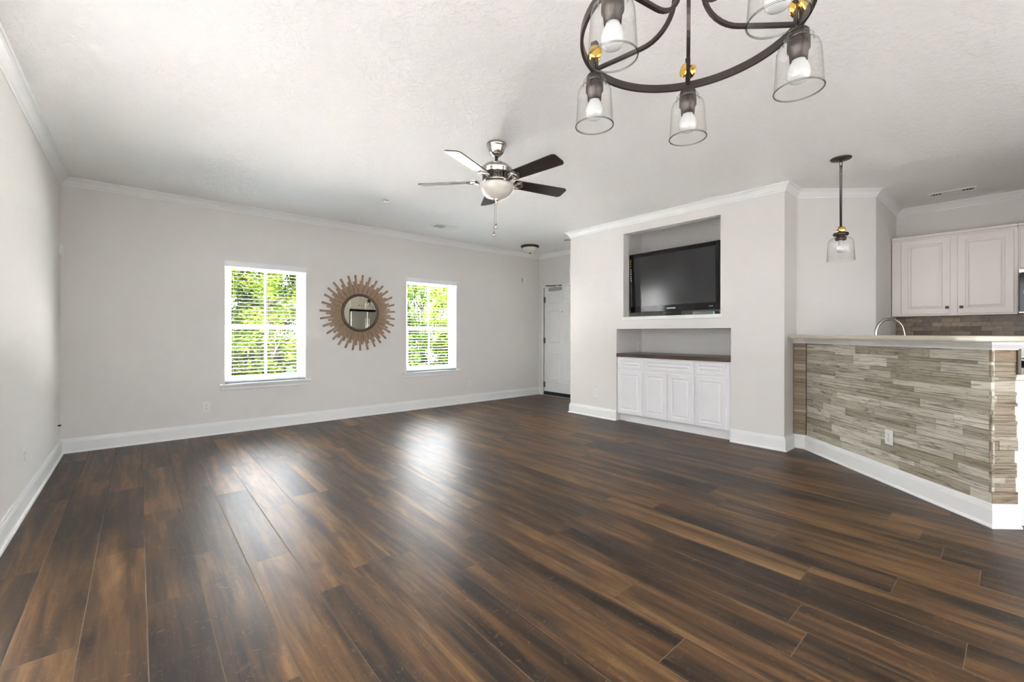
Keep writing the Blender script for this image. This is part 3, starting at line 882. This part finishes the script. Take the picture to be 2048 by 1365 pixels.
MB().lathe([(0, 0), (.028, 0), (.028, .006), (.020, .012), (.018, .08), (.0135, .10), (0, .10)], 20).build('base', MNICKEL, root)
pts = [(0, 0, .09), (0, 0, .258)] + [(0, -.12 + .12 * math.cos(R(a)), .258 + .12 * math.sin(R(a))) for a in range(10, 171, 10)]
pts += [(0, -.248, .23), (0, -.252, .215)]
MB().tube(pts, .0125, 12).build('gooseneck', MNICKEL, root)
MB().tube([(0, -.252, .215), (0, -.260, .17), (0, -.265, .12)], [.014, .018, .019], 12).build('spray_head', MNICKEL, root)
MB().tube([(.018, 0, .06), (.05, 0, .07), (.10, 0, .11)], .006, 8).build('lever_handle', MNICKEL, root)

# ------------------------------------------------------------------ kitchen wall run
KF = 6.62
def mp_k(u, v, w): return (-w, -u, v)
def wall_cabinet(label, y0, y1, z0, z1, doors):
    root = thing('wall_cabinet', label, 'cabinet', (KF, y1, z0), 0, 'kitchen wall cabinets')
    w = y1 - y0; h = z1 - z0
    MB().box(0, XK - KF - .002, -w, 0, 0, h - .03).build('carcass', MKCAB, root)
    m = MB(); m.cbox(-.022, XK - KF - .002, -w, 0, h - .03, h, .006).cbox(-.010, .01, -w, 0, h - .045, h - .03, .004); m.build('top_molding', MKCAB, root)
    for (a, b, kx) in doors:
        m = MB(); raised(m, a, b, .018, h - .055, mp_k, .02, .058); d = m.build('door', MKCAB, root)
        if kx is not None:
            k = MB().cbox(-.045, -.020, -kx - .014, -kx + .014, .072, .100, .004); k.cbox(-.049, -.045, -kx - .005, -kx + .005, .081, .091, .002); k.build('knob', MBRONZE, d)
    return root
wall_cabinet('warm white kitchen wall cabinet with two doors and dark square knobs', -.026, .925, 1.366, 2.268, [(.083, .477, .455), (.533, .925, .562)])
wall_cabinet('short wall cabinet over the microwave at the right frame edge', -.79, -.028, 1.805, 2.268, [(.012, .372, None), (.382, .75, None)])
root = thing('microwave', 'stainless and black microwave under the short wall cabinet', 'microwave', (6.555, -.030, 1.372))
MB().cbox(.02, XK - 6.555 - .002, -.757, 0, 0, .43, .004).build('body', MSTEEL, root)
m = MB(); m.cbox(0, .019, -.58, -.004, .012, .398, .004); d = m.build('door', MGLOSSB, root)
MB().box(-.003, .001, -.50, -.035, .075, .335).build('door_glass', MSCREEN, d)
m = MB()
for k in range(5): m.tube([(-.004, -.17 - (.04 + .025 * k) * math.cos(R(a)), .19 + (.04 + .025 * k) * math.sin(R(a))) for a in range(0, 181, 15)], .0022, 6)
m.build('door_reflection', MWHITE, d)  # white arcs stand in for a reflection on the door glass
MB().tube([(-.035, -.55, .05), (-.035, -.55, .38)], .009, 10).build('handle', MSTEEL, d)
MB().cbox(0, .019, -.753, -.585, .012, .398, .003).build('control_panel', MBLACK, root)
MB().cbox(-.004, .02, -.757, 0, .400, .43, .002).build('top_vent', MSTEEL, root)
root = thing('kitchen_range', 'black and stainless kitchen range past the end of the bar', 'range', (6.27, -.030, 0))
MB().cbox(.03, .66, -.757, 0, .02, .895, .004).build('body', MBLACK, root)
MB().cbox(0, .03, -.75, -.007, .16, .78, .006).build('oven_door', MGLOSSB, root)
MB().tube([(-.045, -.70, .73), (-.045, -.05, .73)], .011, 10).build('handle', MSTEEL, root)
MB().cbox(.01, .60, -.757, 0, .895, .915, .004).build('cooktop', MGLOSSB, root)
MB().cbox(.585, .66, -.757, 0, .915, 1.085, .006).build('backguard', MSTEEL, root)
MB().cbox(-.01, .03, -.757, 0, .79, .893, .006).build('control_panel', MGLOSSB, root)
for k in range(5): MB().lathe([(0, 0), (.024, 0), (.022, .022), (.012, .026), (0, .026)], 16, T(-.010, -.08 - k * .15, .842) @ RY(-90)).build('knob', MSTEEL, root)
root = thing('kitchen_base_cabinet', 'white base cabinet along the kitchen wall between pantry and range', 'cabinet', (6.34, .925, 0))
MB().box(0, .60, -.945, 0, .10, .879).box(.06, .60, -.945, 0, 0, .10).build('carcass', MKCAB, root)
m = MB(); raised(m, .02, .46, .12, .86, mp_k); raised(m, .485, .925, .12, .86, mp_k); m.build('doors', MKCAB, root)
o = MB().cbox(6.31, XK - .012, -.02, .925, .881, .920, .006).build('kitchen_countertop', MCOUNTER)
tag(o, 'cream counter along the kitchen wall below the brown tile', 'countertop')
o = MB().box(XK - .011, XK - .0005, -1.2, .930, .921, 1.80).build('backsplash', MTILE); struct(o)

# refrigerator and cabinet over it (seen in the sunburst mirror)
root = thing('refrigerator', 'stainless two door refrigerator reflected in the sunburst mirror', 'refrigerator', (4.865, -1.25, 0))
MB().cbox(0, .91, -.76, -.05, .02, 1.84, .006).build('body', MBLACK, root)
for a, b, hx in ((.006, .500, .455), (.508, .904, .553)):
    d = MB().cbox(a, b, -.048, 0, .05, 1.835, .012).build('door', MSTEEL, root)
    MB().tube([(hx, .045, .75), (hx, .05, 1.2), (hx, .045, 1.62)], .012, 10).build('handle', MSTEEL, d)
root = thing('refrigerator_cabinet', 'white cabinet with two knobs above the refrigerator, seen in the mirror', 'cabinet', (4.60, -1.30, 0))
MB().box(0, .245, -.74, 0, 0, 2.45).box(1.195, 1.22, -.74, 0, 0, 2.45).box(.245, 1.195, -.74, 0, 1.90, 2.45).build('carcass', MKCAB, root)
for a, b, kx in ((.26, .555, .52), (.562, 1.18, .60)):
    m = MB(); raised(m, a, b, 1.92, 2.43, lambda u, v, w: (u, w, v)); d = m.build('door', MKCAB, root)
    MB().lathe([(0, 0), (.006, 0), (.006, .015), (.015, .02), (.014, .03), (0, .032)], 12, T(kx, .02, 2.02) @ RX(-90)).build('knob', MBRONZE, d)

# ------------------------------------------------------------------ ceiling fan
FX, FY = 2.132, 2.662
fan = thing('ceiling_fan', 'five blade ceiling fan with nickel housing and frosted bowl light', 'fan', (FX, FY, H))
MB().lathe([(0, 0), (.076, 0), (.078, -.012), (.076, -.022), (.070, -.026), (.068, -.040), (.056, -.072), (.040, -.090), (.030, -.097), (0, -.097)], 40).build('canopy', MNICKEL, fan)
MB().lathe([(0, -.09), (.013, -.09), (.013, -.150), (.024, -.152), (.024, -.160), (0, -.160)], 20).build('downrod', MNICKEL, fan)
MB().lathe([(0, -.150), (.030, -.150), (.060, -.156), (.095, -.172), (.118, -.192), (.128, -.206), (.130, -.212), (.126, -.217), (.124, -.240), (.118, -.250), (.104, -.256), (0, -.256)], 48).build('motor_housing', MNICKEL, fan)
m = MB()
for k in range(24):
    a = 2 * PI * k / 24
    m.cbox(-.005, .005, .085, .110, -.286, -.254, .002, RZ(15 * k))
m.lathe([(0, -.250), (.086, -.250), (.084, -.292), (.060, -.300), (0, -.300)], 40); m.build('vent_ring', MHINGE, fan)
MB().lathe([(0, -.286), (.098, -.286), (.105, -.292), (.103, -.302), (.076, -.312), (.060, -.335), (.060, -.350), (0, -.350)], 40).build('switch_housing', MNICKEL, fan)
PITCH = 13
bz = -.292
for k in range(5):
    M0 = RZ(-13 + 72 * k) @ T(0, 0, bz)
    Mb = M0 @ Matrix.Rotation(R(PITCH), 4, 'X') if False else M0 @ Matrix.Rotation(-R(PITCH), 4, 'X')
    # iron
    m = MB(); m.tube([(.075, 0, .0), (.11, 0, -.018), (.145, 0, -.020), (.175, 0, -.009)], .009, 8, M0, sq=(.035, .008), up=(0, 0, 1))
    pl = [(.150, -.020), (.165, -.046), (.200, -.052), (.225, -.030), (.245, 0), (.225, .030), (.200, .052), (.165, .046), (.150, .020)]
    m.prism([(x, y) for x, y in pl], -.012, -.006, Mb)
    m.tube([Vector((.190 + .030 * math.cos(R(a)), .036 * math.sin(R(a)), -.013)) for a in range(0, 361, 20)], .004, 6, Mb)
    for sx_, sy_ in ((.185, .02), (.185, -.02), (.22, 0)): m.lathe([(.006, -.012), (.006, -.016), (.003, -.018), (0, -.018)], 8, Mb @ T(sx_, sy_, 0))
    br = m.build('blade_bracket', MNICKEL, fan)
    bl = [(.150, -.050), (.155, -.054), (.600, -.068), (.622, -.060), (.630, -.046), (.630, .040), (.622, .054), (.606, .064), (.155, .054), (.150, .050)]
    MB().prism(bl, -.005, .003, Mb).build('blade', MBLADE, fan)
MB().lathe([(.0, -.330), (.128, -.324), (.135, -.328), (.136, -.338), (.129, -.362), (.112, -.390), (.086, -.415), (.050, -.430), (.020, -.437), (0, -.438)], 48, close=False).build('light_bowl', MBOWL, fan)
MB().lathe([(0, -.428), (.022, -.432), (.024, -.440), (.012, -.450), (.007, -.468), (.009, -.474), (.004, -.482), (0, -.482)], 20).build('finial', MNICKEL, fan)
for x, y, z1 in ((-.001, .002, -.625), (-.014, .012, -.690)):
    # chain hangs from the finial
    ch = MB().tube([(x * .6, y * .6, -.470), (x, y, z1)], .0016, 6).build('pull_chain', MNICKEL, fan)
    MB().lathe([(0, 0), (.003, 0), (.0075, -.010), (.0075, -.030), (.005, -.038), (0, -.040)], 12, T(x, y, z1)).build('chain_fob', MNICKEL, ch)

# ------------------------------------------------------------------ chandelier
CX, CY = 1.1817, .6039
RR = .300
ch = thing('chandelier', 'dark bronze ring chandelier with five clear glass shades', 'chandelier', (CX, CY, H))
def zz(z): return z - H
MB().lathe([(0, 0), (.065, 0), (.065, -.012), (.055, -.022), (.015, -.030), (0, -.030)], 32).build('canopy', MBRONZE, ch)
MB().lathe([(0, -.02), (.008, -.02), (.008, zz(2.50)), (0, zz(2.50))], 16).build('stem', MBRONZE, ch)
MB().lathe([(0, zz(2.52)), (.02, zz(2.52)), (.048, zz(2.505)), (.052, zz(2.49)), (.052, zz(2.455)), (.045, zz(2.445)), (0, zz(2.44))], 32).build('hub', MBRONZE, ch)
n = 96; m = MB()
prof = [(RR - .0045, zz(2.015)), (RR + .0045, zz(2.015)), (RR + .0045, zz(2.039)), (RR - .0045, zz(2.039)), (RR - .0045, zz(2.015))]
m.lathe(prof, n, smooth=False, close=False); m.build('ring', MBRONZE, ch)
B0 = 27.6
for k in range(5):
    Mk = RZ(B0 + 72 * k)
    pts = [(.040, 0, zz(2.46)), (.040, 0, zz(2.30)), (.040, 0, zz(2.135))]
    pts += [(.140 - .100 * math.cos(R(a)), 0, zz(2.135) - .105 * math.sin(R(a))) for a in range(10, 91, 10)]
    pts += [(.20, 0, zz(2.0285)), (RR - .004, 0, zz(2.0275))]
    MB().tube(pts, .006, 8, Mk, sq=(.010, .011), up=(0, 1, 0)).build('arm', MBRONZE, ch)
    Ml = Mk @ T(RR, 0, 0)
    m = MB()
    for s_ in (-1, 1): m.cbox(s_ * .0075 - .003, s_ * .0075 + .003, -.008, .008, zz(2.008), zz(2.112), .001, Ml)
    m.cbox(-.0105, .0105, -.008, .008, zz(2.104), zz(2.118), .001, Ml)
    m.lathe([(0, zz(2.014)), (.020, zz(2.013)), (.0255, zz(2.006)), (.0265, zz(1.992)), (.0265, zz(1.984)), (0, zz(1.984))], 28, Ml)
    m.lathe([(.028, zz(1.986)), (.028, zz(1.956)), (.0235, zz(1.950)), (.0215, zz(1.926)), (.0185, zz(1.926)), (.019, zz(1.962)), (0, zz(1.962))], 28, Ml)
    s = m.build('socket', MBRONZE, ch)
    m = MB(); m.lathe([(0, -.019), (.012, -.019), (.0215, -.017), (.0225, -.013), (.020, -.009), (.012, -.005), (.012, .005), (.020, .009), (.0225, .013), (.0215, .017), (.012, .019), (0, .019)], 24, Ml @ T(0, 0, zz(2.078)) @ RZ(38) @ RX(90))
    m.build('brass_knob', MBRASS, s)
    m = MB(); m.lathe([(.0275, zz(1.992)), (.034, zz(1.993)), (.037, zz(1.989)), (.034, zz(1.984)), (.037, zz(1.979)), (.036, zz(1.975)), (.043, zz(1.972)), (.0495, zz(1.966)), (.0535, zz(1.954)), (.0548, zz(1.940)), (.0605, zz(1.846))], 40, Ml, close=False)
    g = m.build('glass_shade', MSHADE, s)
    m = MB(); ro, zr = .0605, zz(1.844)
    m.lathe([(ro + .0019 * math.cos(R(a)), zr + .0024 * math.sin(R(a))) for a in range(0, 361, 45)], 48, Ml, close=False)
    m.build('shade_rim', MRIMG, s)
    m = MB(); m.lathe([(0, zz(1.966)), (.0145, zz(1.964)), (.0150, zz(1.935)), (.0185, zz(1.922)), (.0255, zz(1.908)), (.0290, zz(1.893)), (.0275, zz(1.880)), (.0215, zz(1.870)), (.011, zz(1.8645)), (0, zz(1.863))], 28, Ml, close=False)
    m.build('light_bulb', MBULB, s)

# ------------------------------------------------------------------ pendant over the bar
PX, PY = 4.515, .961
pd = thing('pendant_light', 'single clear glass pendant lamp hanging over the bar on a dark rod', 'pendant lamp', (PX, PY, H))
MB().lathe([(0, 0), (.074, 0), (.076, -.004), (.072, -.010), (.060, -.013), (.050, -.018), (.012, -.020), (.010, -.030), (0, -.030)], 36).build('canopy', MBRONZE, pd)
m = MB(); m.tube([(.0, .009 * math.cos(R(a)), -.046 + .020 * math.sin(R(a))) for a in range(-80, 281, 24)], .0028, 6); m.build('chain_link', MBRONZE, pd)
MB().lathe([(0, -.060), (.010, -.061), (.012, -.070), (.0095, -.080), (.0085, zz(2.070)), (0, zz(2.070))], 16).build('rod', MBRONZE, pd)
m = MB(); m.cbox(-.016, .016, -.016, .016, zz(2.020), zz(2.074), .002)
m.lathe([(0, zz(2.024)), (.050, zz(2.022)), (.055, zz(2.016)), (.055, zz(2.002)), (.050, zz(1.998)), (.030, zz(1.996)), (.030, zz(1.984)), (.040, zz(1.982)), (.040, zz(1.966)), (.036, zz(1.958)), (.020, zz(1.958)), (0, zz(1.97))], 32)
m.build('socket', MBRONZE, pd)
MB().lathe([(0, -.040), (.016, -.040), (.024, -.036), (.024, -.026), (.012, -.018), (.012, .018), (.024, .026), (.024, .036), (.016, .040), (0, .040)], 24, T(0, 0, zz(2.045)) @ RZ(-62) @ RX(90)).build('brass_knob', MBRASS, pd)
MB().lathe([(.032, zz(1.990)), (.046, zz(1.990)), (.048, zz(1.985)), (.060, zz(1.978)), (.080, zz(1.966)), (.088, zz(1.952)), (.091, zz(1.93)), (.0985, zz(1.784)), (.0965, zz(1.784))], 48, close=False).build('glass_shade', MSHADE, pd)
MB().lathe([(0, zz(1.97)), (.016, zz(1.965)), (.017, zz(1.935)), (.024, zz(1.915)), (.031, zz(1.890)), (.031, zz(1.878)), (.024, zz(1.862)), (.012, zz(1.854)), (0, zz(1.852))], 28, close=False).build('light_bulb', MBULB, pd)

# ------------------------------------------------------------------ small ceiling things
fl = thing('flush_ceiling_light', 'bronze rimmed frosted bowl ceiling light by the entry door', 'ceiling light', (5.041, 5.378, H))
MB().lathe([(0, 0), (.15, 0), (.158, -.010), (.155, -.022), (.143, -.032), (.120, -.036), (0, -.036)], 40).build('rim', MBRONZE, fl)
MB().lathe([(.122, -.030), (.120, -.052), (.104, -.080), (.075, -.104), (.035, -.118), (0, -.121)], 40, close=False).build('glass_bowl', MBOWL, fl)
MB().lathe([(0, -.116), (.014, -.119), (.015, -.128), (.006, -.138), (0, -.140)], 16).build('finial', MBRONZE, fl)
sp = thing('fire_sprinkler', 'small round white sprinkler cover on the ceiling left of the fan', 'sprinkler', (2.106, 4.626, H))
MB().lathe([(0, 0), (.030, 0), (.030, -.010), (0, -.010)], 28).build('neck', MHINGE, sp)
MB().lathe([(0, -.010), (.042, -.010), (.043, -.013), (.040, -.017), (0, -.018)], 32).build('cover', MWHITE, sp)
sd = thing('smoke_detector', 'round white smoke detector on the hall ceiling beside the television wall', 'smoke detector', (5.195, 4.666, H))
MB().lathe([(0, 0), (.055, 0), (.055, -.014), (0, -.014)], 32).build('base', MHINGE, sd)
MB().lathe([(0, -.014), (.060, -.014), (.058, -.026), (.045, -.034), (0, -.036)], 32).build('cover', MWHITE, sd)
def vent(label, cx, cy, lx, ly, rz, split):
    root = thing('air_vent', label, 'air vent', (cx, cy, H), R(rz), 'ceiling air vents')
    m = MB(); f = .025
    m.cbox(-lx / 2, lx / 2, -ly / 2, -ly / 2 + f, -.010, 0, .003).cbox(-lx / 2, lx / 2, ly / 2 - f, ly / 2, -.010, 0, .003)
    m.cbox(-lx / 2, -lx / 2 + f, -ly / 2 + f, ly / 2 - f, -.010, 0, .003).cbox(lx / 2 - f, lx / 2, -ly / 2 + f, ly / 2 - f, -.010, 0, .003)
    if split: m.box(-lx * .20, lx * .20, -ly / 2 + f, ly / 2 - f, -.008, 0)
    m.build('frame', MWHITE, root)
    MB().box(-lx / 2 + f, lx / 2 - f, -ly / 2 + f, ly / 2 - f, -.0015, 0).build('duct_opening', MSLOT, root)
    m = MB(); n = int((lx - 2 * f) / (.022 if split else .016))
    for k in range(n):
        x = -lx / 2 + f + (k + .5) * (lx - 2 * f) / n
        if split and abs(x) < lx * .2: continue
        m.box(-.006, .006, -ly / 2 + f, ly / 2 - f, -.0008, .0008, T(x, 0, -.006) @ RY((65 if split else 40) * (1 if x > 0 else -1)))
    m.build('louvers', MWHITE, root)
vent('white rectangular air vent on the ceiling near the back wall', 3.235, 5.205, .36, .21, 0, False)
vent('air vent with two louvered ends on the kitchen ceiling', 6.432, .425, .36, .14, 90, True)

# ------------------------------------------------------------------ trees outside
def tree(label, x, y, hgt, rad, n, lm, seed, leaf=.145):
    rnd = random.Random(seed)
    root = thing('tree', label, 'tree', (x, y, -.40), 0, 'trees outside the windows')
    m = MB(); m.tube([(0, 0, 0), (.1, .05, hgt * .35), (-.05, .0, hgt * .7), (.0, 0, hgt * .92)], [.16, .12, .07, .02], 10)
    for k in range(9):
        a = rnd.uniform(0, 2 * PI); z = hgt * rnd.uniform(.15, .7); l = rad * rnd.uniform(.5, .9)
        m.tube([(0, 0, z), (l * .5 * math.cos(a), l * .5 * math.sin(a), z + .25), (l * math.cos(a), l * math.sin(a), z + .7)], [.055, .035, .012], 7)
    m.build('trunk', MBARK, root)
    cl = []                                       # leafy clumps
    for k in range(110):
        a = rnd.uniform(0, 2 * PI); z = rnd.uniform(.02, .97)
        prof = min(1, 1.25 * math.sqrt(max(.10, 1 - (2 * abs(z - .40) / 1.22) ** 2))); r = (rad - .35) * prof * math.sqrt(rnd.random())
        cl.append((r * math.cos(a), r * math.sin(a), z * hgt, rnd.uniform(.26, .45)))
    vs = []; fs = []
    for i in range(n):
        cx, cy, cz, cr = cl[rnd.randrange(len(cl))]
        d = Vector((rnd.gauss(0, 1), rnd.gauss(0, 1), rnd.gauss(0, 1))).normalized() * cr * rnd.random() ** .4
        p = Vector((cx, cy, cz)) + d
        if p.z < .05: p.z = .05 + rnd.random() * .2
        q = Matrix.Rotation(rnd.uniform(0, 2 * PI), 3, 'Z') @ Matrix.Rotation(rnd.gauss(0, .7), 3, 'X') @ Matrix.Rotation(rnd.gauss(-.3, .5), 3, 'Y')
        s = leaf * rnd.uniform(.6, 1.25)
        b = len(vs)
        for u, v, w in ((0, 0, 0), (.5, .27, .05), (1, 0, -.06), (.5, -.27, .05)):
            vs.append(p + q @ Vector((u * s, v * s, w * s)))
        fs.append((b, b + 1, b + 2, b + 3))
    mm = MB(); mm.add(vs, fs); me = bpy.data.meshes.new('foliage'); me.from_pydata(mm.v, [], mm.f)
    o = bpy.data.objects.new('foliage', me); C.objects.link(o); me.materials.append(lm); o.parent = root
TR = [('bright yellow green tree outside, filling the left window', 3.2, 16.0, 4.2, 1.88, 26000, MLEAF, 1),
      ('dark green tree outside, at the left side of the right window', 7.0, 16.0, 4.1, 1.88, 22000, MLEAFD, 3),
      ('bright green tree outside, at the right side of the right window', 10.8, 16.0, 4.2, 1.88, 22000, MLEAF, 4),
      ('dark green tree outside, set back behind the left window tree', 3.6, 20.5, 5.0, 1.92, 16000, MLEAFD, 6),
      ('dark green tree outside, set back behind the middle of the right window', 11.4, 20.5, 5.0, 1.92, 16000, MLEAFD, 5),
      ('green tree outside, set back between the two windows', 7.5, 20.5, 5.0, 1.92, 9000, MLEAFD, 8),
      ('green tree outside, off to the left of the left window', -.6, 16.0, 4.2, 1.88, 8000, MLEAF, 7),
      ('green tree outside, off to the right of the right window', 14.6, 16.0, 4.4, 1.88, 8000, MLEAFD, 9),
      ('dark green tree outside, set back at the far left', -.3, 20.5, 5.0, 1.92, 9000, MLEAFD, 12),
      ('green tree outside, set back at the far right', 15.3, 20.5, 5.0, 1.92, 8000, MLEAF, 11)]
for t in TR: tree(*t)
